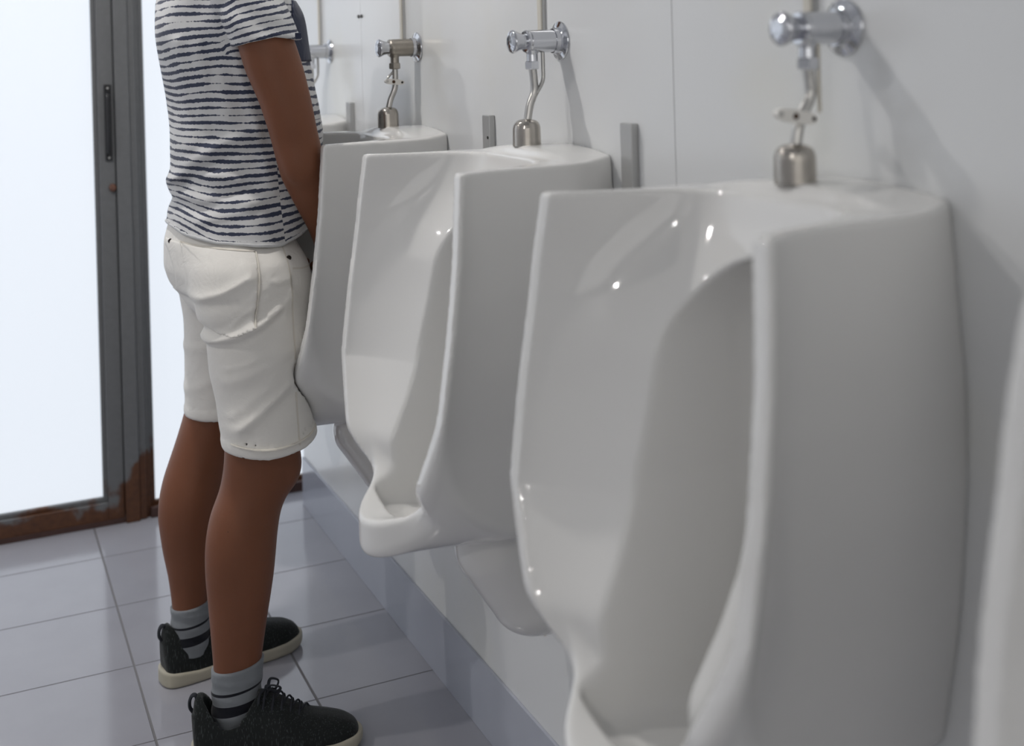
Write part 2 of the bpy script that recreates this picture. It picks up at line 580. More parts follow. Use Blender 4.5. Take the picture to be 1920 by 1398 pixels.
# ------------------------------------------------------------------ room shell
XW = 0.87        # face of the panelled wall
YD = 3.53        # face of the glazed door
YE = 3.415       # far end of the panelled wall
XL, YB, ZC = -2.6, -2.2, 2.6


def struct_box(name, lo, hi, mat, parent=None, bev=0):
    bm = bmesh.new()
    add_box(bm, lo, hi, bev)
    o = bm_obj(name, bm, mat, parent, smooth=False)
    if not parent: o['kind'] = 'structure'
    return o


struct_box('floor', (XL - .1, YB - .1, -.1), (1.6, YD + .3, 0), TILE)
struct_box('ceiling', (XL - .1, YB - .1, ZC), (1.6, YD + .3, ZC + .1), PLASTER)
struct_box('wall_left', (XL - .1, YB - .1, 0), (XL, YD + .2, ZC), WALLGREY)
struct_box('wall_back', (XL, YB - .1, 0), (1.0, YB, ZC), WALLGREY)

# panelled right wall: real panels with open 1.5 mm joints
bm = bmesh.new()
joints = [YE, 2.76, 1.382, .004, -1.374, YB]
for a, c in zip(joints[:-1], joints[1:]):
    add_box(bm, (XW, c + .0009, .62), (XW + .012, a - .0009, ZC), .0004, 1)
add_box(bm, (XW, YB, .0), (XW + .012, YE, .62))
wall = bm_obj('wall_right', bm, PANEL, smooth=False)
wall['kind'] = 'structure'
bm = bmesh.new()
add_box(bm, (XW + .0121, YB, 0), (XW + .10, YE, ZC))
bm_obj('wall_core', bm, SEAM, wall, smooth=False)
for dy in (.011, -.011):
    bm = bmesh.new()
    add_lathe(bm, [(.0042, 0), (.0042, -.003), (.0034, -.0042)], (XW, 2.76 + dy, 1.378), axis='X', n=20)
    bm_obj('screw_cap', bm, SEAM, wall)

bm = bmesh.new()
add_box(bm, (XW - .006, YB, 0), (XW - .0002, YE, .138), .001)
sk = bm_obj('baseboard_right', bm, SKIRT, smooth=False)
sk['kind'] = 'structure'
# far return of the room beyond the door line
struct_box('wall_end', (1.30, YE, 0), (1.4, YD + .2, ZC), PLASTER)

# ---- glazed steel door: left leaf, fixed post, right light
Z_TOP = 2.3


def frame_leaf(name, x0, x1, zs, stile, rail, top_rail, yoff, label=None):
    """steel frame with a frosted pane; box section profiles with a rebate"""
    bm = bmesh.new()
    y0 = YD + yoff
    add_box(bm, (x0, y0, zs), (x0 + stile, y0 + .05, Z_TOP), .002)
    add_box(bm, (x1 - stile, y0, zs), (x1, y0 + .05, Z_TOP), .002)
    add_box(bm, (x0 + stile, y0, zs), (x1 - stile, y0 + .05, zs + rail), .002)
    add_box(bm, (x0 + stile, y0, Z_TOP - top_rail), (x1 - stile, y0 + .05, Z_TOP), .002)
    # glazing beads
    bd = .012
    add_box(bm, (x0 + stile, y0 + .012, zs + rail), (x0 + stile + bd, y0 + .034, Z_TOP - top_rail), .002)
    add_box(bm, (x1 - stile - bd, y0 + .012, zs + rail), (x1 - stile, y0 + .034, Z_TOP - top_rail), .002)
    add_box(bm, (x0 + stile + bd, y0 + .012, zs + rail), (x1 - stile - bd, y0 + .034, zs + rail + bd), .002)
    o = bm_obj(name, bm, STEEL, smooth=False)
    o['kind'] = 'structure'
    bm = bmesh.new()
    add_box(bm, (x0 + stile - .004, y0 + .026, zs + rail - .004), (x1 - stile + .004, y0 + .032, Z_TOP - top_rail + .004))
    bm_obj('glass_pane', bm, FROST, o, smooth=False)
    return o


leaf = frame_leaf('door_1', -.62, .388, .012, .043, .050, .06, .0)
frame_leaf('door_2', -1.66, -.66, .012, .043, .050, .06, .0)
frame_leaf('window_2', -2.6, -1.70, .0, .043, .050, .06, .0)
side = frame_leaf('window_1', .458, 1.29, .0, .004, .026, .06, .012)
# handle plate with a recessed pull on the leaf stile
hp = bmesh.new()
add_box(hp, (.362, YD - .006, 1.012), (.381, YD, 1.224), .002)
handle = bm_obj('door_handle', hp, BLACK_PLASTIC, leaf, smooth=False)
hp = bmesh.new()
add_tube(hp, [(.370, YD - .006, 1.035), (.369, YD - .022, 1.045), (.369, YD - .026, 1.12), (.369, YD - .022, 1.19), (.370, YD - .006, 1.200)], .0045, flat=1.0)
bm_obj('pull', hp, BLACK_PLASTIC, handle)
for z in (1.020, 1.214):
    hp = bmesh.new()
    add_lathe(hp, [(.003, 0), (.003, .0015), (.002, .002)], (0, 0, 0), n=14)
    for v in hp.verts: v.co = Vector((.3715 + v.co.x, YD - .006 - v.co.z, z + v.co.y))
    bm_obj('screw', hp, BRUSHED, handle)
hp = bmesh.new()
add_lathe(hp, [(.0105, 0), (.0105, .006), (.007, .011), (.002, .012)], (0, 0, 0), n=8)
for v in hp.verts: v.co = Vector((.379 + v.co.x, YD - v.co.z, .936 + v.co.y * 1.1))
bm_obj('lock_knob', hp, simple('rusty_lock', (.12, .055, .035), rough=.6, noise=.3, nscale=90), leaf)
# fixed post between leaf and side light: two nested channels
bm = bmesh.new()
add_box(bm, (.390, YD - .012, 0), (.428, YD + .06, Z_TOP), .002)
add_box(bm, (.4285, YD - .002, 0), (.448, YD + .06, Z_TOP), .002)
add_box(bm, (.4485, YD + .008, 0), (.457, YD + .05, Z_TOP), .002)
post = bm_obj('trim_1', bm, STEEL, smooth=False)
post['kind'] = 'structure'
bm = bmesh.new()
add_box(bm, (.458, YD - .004, 0), (1.30, YD + .0115, .028), .002)
add_box(bm, (-2.6, YD - .004, 0), (.3895, YD - .001, .015), .001)
o = bm_obj('trim_2', bm, SILL, smooth=False)
o['kind'] = 'structure'
# masonry above the door and beside it
struct_box('wall_front', (XL, YD + .0, Z_TOP + .001), (1.3, YD + .15, ZC), PLASTER)
struct_box('trim_4', (-1.6995, YD, 0), (-1.6605, YD + .05, Z_TOP), STEEL)
struct_box('trim_3', (-.6595, YD, 0), (-.6205, YD + .05, Z_TOP), STEEL)

# ---- ceiling lights, and an added, unseen glowing window behind the camera as fill light
bm = bmesh.new()
for lo, hi in (((-2.3, YB, .95), (-2.25, YB + .04, 2.35)), ((.70, YB, .95), (.75, YB + .04, 2.35)),
               ((-2.25, YB, .95), (.70, YB + .04, 1.0)), ((-2.25, YB, 2.3), (.70, YB + .04, 2.35))):
    add_box(bm, lo, hi, .003)
w2 = bm_obj('fill_window', bm, ALU, smooth=False)
w2['kind'] = 'structure'
bm = bmesh.new()
add_box(bm, (-2.25, YB + .010, 1.0), (.70, YB + .018, 2.3))
bm_obj('glass_pane', bm, FILL_PANE, w2, smooth=False)  # added glowing pane, brightens the faces turned to the camera


def downlight(x, y, label):
    t = empty('downlight', (x, y, ZC), label, 'light', 'round ceiling downlights')
    bm = bmesh.new()
    add_lathe(bm, [(.052, 0), (.052, -.006), (.045, -.010), (.040, -.006)], n=40)
    bm_obj('trim_ring', bm, WHITE_PLASTIC, t)
    bm = bmesh.new()
    add_lathe(bm, [(.036, -.0065), (.036, -.013), (.02, -.017)], n=32)
    bm_obj('bulb', bm, SPOT, t)


for x_, y_, lab_ in ((.12, 2.30, 'round lit downlight over the row of urinals'),
                     (-1.9, -1.0, 'round lit downlight on the open side of the room, nearer the camera'),
                     (-1.5, 2.5, 'round lit downlight on the open side of the room, nearer the door')):
    downlight(x_, y_, lab_)

# ------------------------------------------------------------------ urinal
# local frame: x = distance out of the wall is -x (wall face at 0), y lateral, z height
XF = table([(1.14, .270), (1.12, .272), (1.05, .280), (1.0, .285), (.9, .299), (.8, .313), (.75, .319), (.70, .325), (.685, .323), (.665, .312), (.645, .299), (.63, .291), (.60, .285), (.55, .285), (.35, .28)], .5)
WF = table([(1.14, .216), (1.12, .218), (1.05, .228), (1.0, .232), (.9, .238), (.8, .235), (.7, .219), (.65, .207), (.6, .198), (.35, .18)], 1.2)
WB = table([(1.14, .134), (1.12, .137), (1.05, .143), (.95, .152), (.85, .150), (.75, .140), (.7, .133), (.6, .112), (.5, .09), (.35, .06)], 1.2)
DS = table([(1.15, .174), (1.12, .170), (1.09, .165), (1.06, .155), (1.03, .143), (1.0, .132), (.9, .120), (.8, .106), (.75, .093), (.7, .072), (.66, .050), (.63, .030), (.612, .012), (.60, .0), (.5, .0)], .6)
# plan of side wall between wall face (0) and lip (1)
PL = lambda s: 0.42 * s + 0.58 * s ** 3.0


def urinal_sdf(x, y, z):
    d = -x
    a = np.abs(y)
    xf, = XF(z); wf, = WF(z); wb, = WB(z); ds, = DS(z)
    s = np.clip(d / .32, 0, 1.1)
    sp = np.clip(d / xf, 0, 1.1)
    mid = .036 * np.clip(1.15 - .15 * (1.12 - z) / .1, .6, 1.15)
    e = np.clip(d / .13, 0, 1)
    w = wb + mid * e * (2 - e) + (wf - wb - mid) * sp ** 5.5
    # top: flat at the rim, slightly crowned towards the wall
    e = np.clip((.100 - d) / .024, 0, 1)
    ztop = 1.122 + .0145 * e * e * (3 - 2 * e) * np.clip(1 - (a / .16) ** 2, 0, 1)
    lateral = (a - w) * .93
    # keel shaped underside
    kc = 2.2 + 2.0 * np.clip((d - .18) / .12, 0, 1)
    under = (.557 + kc * a ** 2 - z) / np.sqrt(1 + (2 * kc * a) ** 2)
    au = np.sqrt(np.clip(z - .557, .0005, 1) / 4.2)
    # funnel shaped front sheet between the side lips
    wi = np.minimum(wf - .027, np.maximum(au - .032, .05))
    q = np.clip(a / wi, 0, 1)
    e = np.clip((z - .95) / .17, 0, 1)
    e = e * e * (3 - 2 * e)
    sheet = xf - ds * np.clip(1 - q ** (1.6 + 4.4 * e), 0, 1) ** (.74 + .76 * e)
    front = (d - sheet) * (.60 + .30 * e)
    shell = smax(lateral, front, .007)
    shell = smax(shell, z - ztop, .006)
    # spout shaped front tray
    nose = smax((d - .356 + 6.3 * a ** 2) / np.sqrt(1 + (12.6 * a) ** 2), a - .125, .02)
    tray = smax(smax(nose, z - .614 - 3.0 * a ** 2, .012), .225 - d, .03)
    shell = smin(shell, tray, .030)
    shell = smax(shell, under, .014)
    # arched recess
    rw = .097 - .11 * np.clip(.82 - z, 0, .30) ** 1.0
    arch = np.where(z > .962, np.hypot(a, z - .962) - .097, a - rw)
    rec = smax(smax(arch, .048 - d, .05), (.582 + 2. * a ** 2) - z, .02)
    rec = smax(rec, d - .312, .014)
    shell = smax(shell, -rec, .006)
    # trap behind the bowl
    trap = smin(capsule((-.145, 0, .53), (-.100, 0, .445), .062, .052)(x, y * .92, z),
                capsule((-.05, 0, .56), (-.055, 0, .44), .07, .050)(x, y * .92, z), .05)
    trap = smax(trap, -(rec - .012), .01)
    shell = smin(shell, trap, .02)
    return np.maximum(shell, -d + .0008)


GU = 'wall hung white urinals in a row'
URINALS = [(1.025, 'large white ceramic urinal nearest the camera that shows whole, arched recess visible'),
           (1.694, 'white ceramic urinal second from the near one, its tray and trap showing below'),
           (2.352, 'white ceramic urinal the man stands at, mostly its side showing'),
           (3.015, 'farthest white urinal, only its top corner showing past the man'),
           (.338, 'white urinal cut off by the right edge, only its front lip showing')]
u0 = None
for i, (yc, lab) in enumerate(URINALS):
    t = empty('urinal', (XW - .0003, yc, 0), lab, 'urinal', GU)
    if i == 0:
        body = implicit_obj('bowl', urinal_sdf, (-.372, -.24, .375), (.006, .24, 1.16), .004, CERAMIC, t)
        bm = bmesh.new()
        add_lathe(bm, [(.0035, .372), (.0045, .380), (.006, .384), (.006, .392)], (-.066, 0, .003), n=16)
        drain = bm_obj('drain_plug', bm, simple('brass_plug', (.30, .22, .08), rough=.4, metal=.8), t)
        u0 = (body, drain)
    else:
        for s in u0:
            c = s.copy(); C.objects.link(c); c.parent = t

# ------------------------------------------------------------------ flush valves
GV = 'push button flush valves above the urinals'


def flush_valve(yc, label, bodymat, style):
    t = empty('flush_valve', (XW, yc, 1.298), label, 'valve', GV)
    # wall flange
    bm = bmesh.new()
    add_lathe(bm, [(.0305, 0), (.0312, -.002), (.0305, -.0035), (.0250, -.0058), (.0215, -.0070), (.0198, -.0085), (.0195, -.0150)], axis='X', n=56)
    bm_obj('flange', bm, CHROME, t)
    bm = bmesh.new()
    add_lathe(bm, [(.0175, -.014), (.0180, -.016), (.0180, -.056), (.0172, -.0575), (.0172, -.060), (.0180, -.0615), (.0165, -.0635), (.012, -.064)], axis='X', n=48)
    body = bm_obj('body', bm, bodymat, t)
    bm = bmesh.new()
    add_lathe(bm, [(.0125, -.0635), (.0128, -.068), (.0145, -.074), (.0172, -.080), (.0185, -.083), (.0184, -.085), (.0165, -.0875), (.010, -.0900), (.003, -.0908)], axis='X', n=48)
    bm_obj('push_button', bm, CHROME, t)
    # outlet neck and nut
    bm = bmesh.new()
    add_lathe(bm, [(.0090, -.034), (.0090, -.020), (.0120, -.014)], (-.051, 0, 0), n=32)
    bm_obj('outlet_neck', bm, bodymat, t)
    bm = bmesh.new()
    add_lathe(bm, [(.0105, -.044), (.0122, -.0425), (.0122, -.0325), (.0108, -.031)], (-.051, 0, 0), sides=6)
    bm_obj('hex_nut', bm, bodymat, t)
    # flush pipe
    if style == 'mid':
        pts = [(-.051, 0, -.040), (-.0490, 0, -.062), (-.0490, .000, -.080), (-.0570, 0, -.100), (-.0640, 0, -.132)]
    elif style == 'near':
        pts = [(-.051, 0, -.040), (-.0490, 0, -.058), (-.0500, 0, -.074), (-.0640, 0, -.100), (-.0710, 0, -.132)]
    else:
        pts = [(-.051, 0, -.040), (-.051, 0, -.065), (-.053, 0, -.085), (-.063, 0, -.108), (-.0690, 0, -.132)]
    end = pts[-1]
    bm = bmesh.new()
    add_tube(bm, pts, .0064, n=20)
    bm_obj('flush_pipe', bm, BRUSHED, t)
    # spreader cap on the ceramic
    zb = 1.1365 - 1.298
    bm = bmesh.new()
    add_lathe(bm, [(.0224, zb - .002), (.0224, zb), (.0219, zb + .026), (.0208, zb + .0310), (.0185, zb + .0350), (.0150, zb + .0375), (.0110, zb + .0390), (.0064, zb + .0400)], (end[0], 0, 0), n=48)
    bm_obj('spreader_cap', bm, CAPMAT, t)
    # thin bypass tube
    if style in ('mid', 'far'):
        bm = bmesh.new()
        add_tube(bm, [(-.033, -.001, -.015), (-.033, -.001, -.042), (-.035, -.003, -.062), (-.047, -.004, -.082)], .0032, n=12)
        bm_obj('bypass_tube', bm, BRUSHED, t)
    if style == 'near':
        bm = bmesh.new()
        add_tube(bm, [(-.040, -.004, -.016), (-.040, -.004, -.090)], .0024, n=12, smooth=False)
        bm_obj('bypass_tube', bm, BEIGE, t)
    if style == 'clamp':
        bm = bmesh.new()
        add_tube(bm, [(-.053, 0, -.048), (-.068, -.006, -.060), (-.070, -.008, -.068), (-.062, -.010, -.072)], .0026, n=12)
        bm_obj('bypass_tube', bm, BRUSHED, t)
    if style in ('near', 'clamp'):
        zc, xc, tilt = (-.092, -.078, .16) if style == 'near' else (-.070, -.057, .10)
        bm = bmesh.new()
        prof = []
        L, hh = (.0255, .0072) if style == 'near' else (.0205, .0058)
        for k in range(24):
            a = 2 * math.pi * k / 24
            prof.append((math.copysign(abs(math.cos(a)) ** .6, math.cos(a)) * L, math.copysign(abs(math.sin(a)) ** .9, math.sin(a)) * hh))
        lo_ = [bm.verts.new((xc + u, -.0165, zc + v - u * tilt)) for u, v in prof]
        hi_ = [bm.verts.new((xc + u, -.0075, zc + v - u * tilt)) for u, v in prof]
        bm.faces.new(lo_); bm.faces.new(hi_[::-1])
        for k in range(24): bm.faces.new((lo_[k], lo_[(k + 1) % 24], hi_[(k + 1) % 24], hi_[k]))
        cl_ = bm_obj('pipe_clamp', bm, WHITE_PLASTIC, t, angle=.9)
        for du, mm, rr_ in ((-.003, ORANGE_DARK, .0034), (L - .005, DARK, .0024), (-L + .004, BRUSHED, .0028)):
            bm = bmesh.new()
            add_lathe(bm, [(rr_, 0), (rr_, .001)], n=16)
            for v in bm.verts: v.co = Vector((xc + du + v.co.x, -.0165 - v.co.z, zc - du * tilt + v.co.y))
            bm_obj('clamp_screw', bm, mm, cl_)
    return t


flush_valve(1.035, 'chrome push valve nearest the camera with white clamp on its pipe', CHROME, 'near')
flush_valve(1.713, 'bright chrome push valve with a thin bypass tube, above the second urinal', CHROME, 'mid')
flush_valve(2.374, 'dull brownish push valve with white clamp, above the urinal the man uses', TARNISH, 'clamp')
flush_valve(3.030, 'farthest chrome push valve, half hidden behind the man', CHROME, 'far')

# supply conduits coming down the wall to each valve
for y, lab in ((1.088, 'short beige conduit above the nearest chrome valve'),
               (1.772, 'slim beige vertical conduit above the second valve from the camera'),
               (2.452, 'slim beige vertical conduit above the dull brownish valve'),
               (3.105, 'beige vertical conduit above the farthest valve by the door')):
    bm = bmesh.new()
    add_box(bm, (XW - .009, y - .007, 1.300), (XW, y + .007, ZC - .001), .002)
    o = bm_obj('conduit', bm, BEIGE, smooth=False)
    tag(o, lab, 'conduit', 'beige conduits on the wall')
    bm = bmesh.new()
    add_box(bm, (XW - .006, y - .0090, 1.300), (XW, y - .0072, ZC - .001))
    bm_obj('grey_edge_strip', bm, ALU, o, smooth=False)  # thin grey strip down one edge of the conduit

# grey aluminium bracket posts
for y, z1, w, lab in ((1.494, 1.176, .032, 'grey metal wall bracket between the nearest whole urinal and the next'),
                      (1.997, 1.170, .032, 'grey metal wall bracket with a small screw, behind the second urinal'),
                      (2.845, 1.171, .032, 'farthest grey metal wall bracket, between the last two urinals')):
    bm = bmesh.new()
    add_box(bm, (XW - .012, y - w / 2, .70), (XW, y + w / 2, z1), .0015)
    o = bm_obj('wall_bracket', bm, ALU, smooth=False)
    tag(o, lab, 'bracket', 'grey partition brackets')
    if 1.9 < y < 2.1:
        bm = bmesh.new()
        add_lathe(bm, [(.0028, 0), (.0028, -.001)], (XW - .012, y - .009, 1.130), axis='X', n=14)
        bm_obj('screw', bm, DARK, o)

# ------------------------------------------------------------------ person
man = empty('person', (.46, 2.42, 0), 'person in striped T-shirt and white shorts standing at a urinal, seen from the side', 'person')


def to_man(o):
    """geometry is written in room coordinates; keep it there under the person's Empty"""
    o.parent = man
    o.matrix_parent_inverse = Matrix.Translation((-.46, -2.42, 0))
    return o


TORSO = [(1.49, .475, 2.42, .080, .120), (1.46, .478, 2.42, .105, .172), (1.40, .482, 2.42, .132, .195), (1.34, .4900, 2.42, .144, .195), (1.30, .498, 2.42, .146, .188),
         (1.26, .5045, 2.42, .145, .182), (1.22, .509, 2.42, .143, .176), (1.18, .516, 2.42, .148, .172),
         (1.14, .5200, 2.42, .150, .170), (1.10, .5180, 2.42, .148, .169), (1.06, .5170, 2.42, .144, .169),
         (1.02, .5110, 2.42, .140, .173), (.98, .4980, 2.42, .137, .188), (.94, .4960, 2.42, .137, .196), (.90, .493, 2.42, .132, .196), (.86, .49, 2.42, .13, .196)]
torso = column(TORSO)
NLEG = [(.97, .485, 2.35, .06, .06), (.94, .485, 2.32, .09, .085), (.90, .490, 2.29, .109, .10), (.86, .492, 2.28, .113, .098), (.82, .490, 2.275, .110, .095), (.80, .491, 2.27, .107, .093),
        (.77, .498, 2.265, .098, .090), (.74, .497, 2.26, .095, .088), (.71, .495, 2.258, .092, .086), (.68, .496, 2.256, .088, .084), (.65, .498, 2.252, .084, .083),
        (.62, .501, 2.246, .085, .083), (.59, .506, 2.243, .087, .084), (.56, .511, 2.242, .088, .085), (.53, .513, 2.242, .089, .086)]
FLEG = [(.97, .485, 2.50, .07, .07), (.90, .482, 2.53, .09, .09), (.82, .485, 2.555, .088, .094), (.75, .4925, 2.56, .084, .088), (.70, .4925, 2.565, .083, .086), (.65, .4915, 2.57, .082, .084),
        (.60, .4905, 2.57, .082, .084), (.55, .4905, 2.57, .083, .085), (.50, .49, 2.57, .083, .086)]
nleg = column(NLEG); fleg = column(FLEG)
NCALF = [(.86, .48, 2.30, .065, .065), (.70, .485, 2.265, .062, .066), (.60, .495, 2.265, .064, .062), (.56, .4995, 2.27, .0690, .062), (.52, .4975, 2.27, .0700, .060), (.48, .4870, 2.27, .0680, .057), (.44, .466, 2.27, .0655, .057),
         (.40, .4575, 2.27, .0660, .058), (.36, .4535, 2.27, .0655, .057), (.32, .4515, 2.27, .0630, .053), (.28, .4495, 2.27, .0580, .048),
         (.24, .4470, 2.27, .0530, .043), (.20, .4445, 2.27, .0485, .038), (.16, .4425, 2.27, .0440, .034), (.12, .4400, 2.27, .0415, .032), (.03, .437, 2.268, .041, .031)]
FCALF = [(.86, .48, 2.53, .065, .065), (.70, .492, 2.56, .062, .066), (.60, .485, 2.57, .064, .062), (.54, .474, 2.575, .070, .062), (.50, .460, 2.58, .068, .060), (.46, .4450, 2.58, .068, .057), (.42, .4295, 2.58, .068, .057),
         (.38, .4185, 2.58, .067, .058), (.34, .4140, 2.58, .066, .056), (.30, .4130, 2.58, .061, .052), (.26, .4120, 2.58, .055, .046),
         (.22, .4120, 2.58, .047, .040), (.18, .4090, 2.58, .0395, .035), (.14, .4080, 2.58, .0350, .032), (.03, .409, 2.585, .035, .031)]
ncalf = column(NCALF, 1.2); fcalf = column(FCALF, 1.2)
ARM = [(1.42, .482, 2.232, .045, .042), (1.36, .498, 2.212, .052, .046), (1.31, .513, 2.203, .053, .046), (1.26, .526, 2.198, .0535, .045), (1.205, .542, 2.192, .048, .041),
       (1.15, .5545, 2.190, .0445, .037), (1.10, .567, 2.196, .0440, .037), (1.06, .5775, 2.206, .0425, .036), (1.01, .598, 2.226, .0350, .032),
       (.955, .625, 2.262, .0275, .026), (.915, .642, 2.292, .0235, .023), (.885, .650, 2.312, .024, .022)]
armR = column(ARM, 1.2)
armL = lambda x, y, z, grow=0: armR(x, 4.84 - y, z, grow)
HAND = []
for sgn in (1, -1):
    def P(x, y, z, s=sgn): return (x, 2.42 - s * (2.42 - y), z)
    HAND.append(capsule(P(.648, 2.305, .895), P(.652, 2.335, .850), .024, .026))
    for j in range(4):   # four fingers curling inwards, then the thumb
        yk = 2.345 + .003 * j
        zk = .868 - .0185 * j
        L = (.040, .045, .042, .033)[j]
        HAND.append(capsule(P(.662, yk, zk), P(.662 + .006, yk + L * .62, zk - .006), .0088, .0080))
        HAND.append(capsule(P(.668, yk + L * .62, zk - .006), P(.650, yk + L * .78, zk - .010), .0080, .0070))
    HAND.append(capsule(P(.640, 2.325, .875), P(.632, 2.352, .868), .0100, .0090))
    HAND.append(capsule(P(.632, 2.352, .868), P(.640, 2.375, .860), .0090, .0078))


PELROWS = [(1.02, .484, 2.42, .104, .142), (.985, .483, 2.42, .106, .146), (.96, .479, 2.42, .112, .154), (.93, .478, 2.42, .119, .168), (.88, .480, 2.42, .122, .183), (.85, .484, 2.42, .117, .184), (.82, .490, 2.42, .103, .18), (.78, .495, 2.42, .080, .165)]
pelvis_c = column(PELROWS)


def body_sdf(x, y, z):
    t = smax(torso(x, y, z, -.014), np.maximum(z - 1.49, .975 - z), .03)
    t = smin(t, smax(pelvis_c(x, y, z, -.014), np.maximum(z - 1.0, .80 - z), .03), .01)
    hips = smin(smax(nleg(x, y, z, -.016), np.maximum(z - .95, .80 - z), .03), smax(fleg(x, y, z, -.016), np.maximum(z - .95, .80 - z), .03), .03)
    d = smin(t, hips, .04)
    for col_ in (ncalf, fcalf):
        d = smin(d, np.maximum(np.maximum(col_(x, y, z), z - .85), .034 - z), .03)
    arms = None
    for a_ in (armR, armL):
        aa = np.maximum(np.maximum(a_(x, y, z), z - 1.42), .888 - z)
        d = smin(d, aa, .010)
    for sy in (2.232, 4.84 - 2.232):
        d = smin(d, ellipsoid((.482, sy, 1.405), (.05, .045, .05))(x, y, z), .04)
    for h in HAND: d = smin(d, h(x, y, z), .006)
    # neck and head
    d = smin(d, capsule((.470, 2.42, 1.42), (.500, 2.42, 1.56), .062, .055)(x, y, z), .04)
    hd = ellipsoid((.515, 2.42, 1.665), (.098, .076, .108))(x, y, z)
    hd = smin(hd, ellipsoid((.548, 2.42, 1.610), (.062, .054, .068))(x, y, z), .03)
    hd = smin(hd, capsule((.610, 2.42, 1.668), (.632, 2.42, 1.628), .008, .014)(x, y, z), .012)
    hd = smin(hd, capsule((.600, 2.40, 1.586), (.600, 2.44, 1.586), .010, .010)(x, y, z), .008)
    hd = smin(hd, capsule((.605, 2.385, 1.690), (.605, 2.455, 1.690), .008, .008)(x, y, z), .015)
    for s_ in (-1, 1):
        hd = smax(hd, -ellipsoid((.618, 2.42 + s_ * .031, 1.668), (.016, .014, .011))(x, y, z), .01)
        hd = smin(hd, ellipsoid((.600, 2.42 + s_ * .031, 1.668), (.012, .012, .012))(x, y, z), .003)
        hd = smin(hd, ellipsoid((.505, 2.42 + s_ * .079, 1.650), (.018, .008, .031))(x, y, z), .005)
    d = smin(d, hd, .02)
    # knee cap and hamstring hints, elbow knob
    d = smin(d, ellipsoid((.545, 2.262, .512), (.022, .030, .034))(x, y, z), .02)
    d = smin(d, ellipsoid((.560, 2.173, 1.085), (.020, .012, .024))(x, y, z), .02)
    return d


to_man(implicit_obj('body', body_sdf, (.30, 2.10, .02), (.72, 2.74, 1.80), .0055, SKIN))
hair = lambda x, y, z: np.maximum(smax(ellipsoid((.500, 2.42, 1.688), (.103, .084, .102))(x, y, z), -(z - 1.60 + .9 * np.clip(x - .50, 0, 1) * -1.0), .01),
                                  x - .590)
to_man(implicit_obj('hair', lambda x, y, z: np.maximum(hair(x, y, z), 1.62 + 1.1 * np.clip(x - .50, 0, 1) - z), (.37, 2.32, 1.55), (.66, 2.52, 1.81), .006, HAIR))

SIDE = lambda y: np.clip((2.46 - y) / .10, 0, 1)          # camera side of the body


def shirt_hem(x):
    return np.interp(x, [.34, .352, .373, .423, .49, .54, .56, .60, .70], [.995, .972, .955, .942, .935, .930, .936, .946, .955])


def shirt_sdf(x, y, z):
    d = torso(x, y, z)
    s = SIDE(y)
    w = 0
    w = w - .0055 * ridge(x, z, [(.349, 1.045), (.393, 1.092), (.444, 1.129), (.50, 1.150)], .012)
    w = w + .0040 * ridge(x, z, [(.360, 1.035), (.41, 1.075), (.46, 1.105), (.52, 1.125)], .010)
    w = w - .0045 * ridge(x, z, [(.36, 1.057), (.403, 1.071), (.466, 1.058)], .009)
    w = w - .0050 * ridge(x, z, [(.351, 1.030), (.408, 1.020), (.479, 1.018)], .010)
    w = w - .0035 * ridge(x, z, [(.40, .985), (.46, 1.00), (.53, 1.03)], .010)
    w = w + .0035 * ridge(x, z, [(.40, 1.002), (.46, 1.035), (.52, 1.060)], .009)
    w = w - .0040 * ridge(x, z, [(.45, 1.33), (.475, 1.25), (.50, 1.16), (.52, 1.06)], .012)
    w = w + .0035 * ridge(x, z, [(.40, 1.40), (.425, 1.28), (.43, 1.15)], .014)
    w = w - .0030 * ridge(x, z, [(.37, 1.32), (.385, 1.22), (.39, 1.12)], .010)
    w = w + .0014 * np.sin(38 * z + 22 * x + 3 * np.sin(14 * x)) + .0012 * np.sin(70 * x - 25 * z + 2 * np.sin(20 * z))
    d = d + w * s * 1.45 + (1 - s) * .0015 * np.sin(30 * z + 20 * y)
    # back bunching above the waistband
    d = d - .010 * np.exp(-((z - 1.045) / .018) ** 2) * np.clip((.41 - x) / .05, 0, 1) + .006 * np.exp(-((z - 1.012) / .012) ** 2) * np.clip((.42 - x) / .05, 0, 1)
    hem = shirt_hem(x)
    d = d - .0025 * np.exp(-((z - hem - .004) / .004) ** 2)
    d = smax(d, hem - z, .004)
    d = smax(d, z - 1.485, .02)
    # sleeves
    for a_, mir in ((armR, False), (armL, True)):
        fold = .0025 * np.sin(90 * (z + .7 * x)) * np.exp(-((x - .47) / .05) ** 2)
        sl = np.minimum(a_(x, y, z, .0125), np.where(z > 1.36, ellipsoid((.483, 2.235 if not mir else 4.84 - 2.235, 1.405), (.066, .060, .060))(x, y, z), 9)) + fold
        sh = np.interp(x, [.43, .445, .472, .518, .562, .60], [1.296, 1.303, 1.312, 1.321, 1.316, 1.314])
        sl = sl - .0022 * np.exp(-((z - sh - .004) / .004) ** 2)
        sl = smax(sl, sh - z, .004)
        sl = smax(sl, z - 1.45, .02)
        d = smin(d, sl, .003)
    d = np.maximum(d, -(np.hypot((x - .482) / 1.0, y - 2.42) - .075 + 5 * np.clip(1.465 - z, 0, 1)))
    return d


shirt = to_man(implicit_obj('t_shirt', shirt_sdf, (.31, 2.11, .90), (.72, 2.73, 1.51), .005, STRIPED))


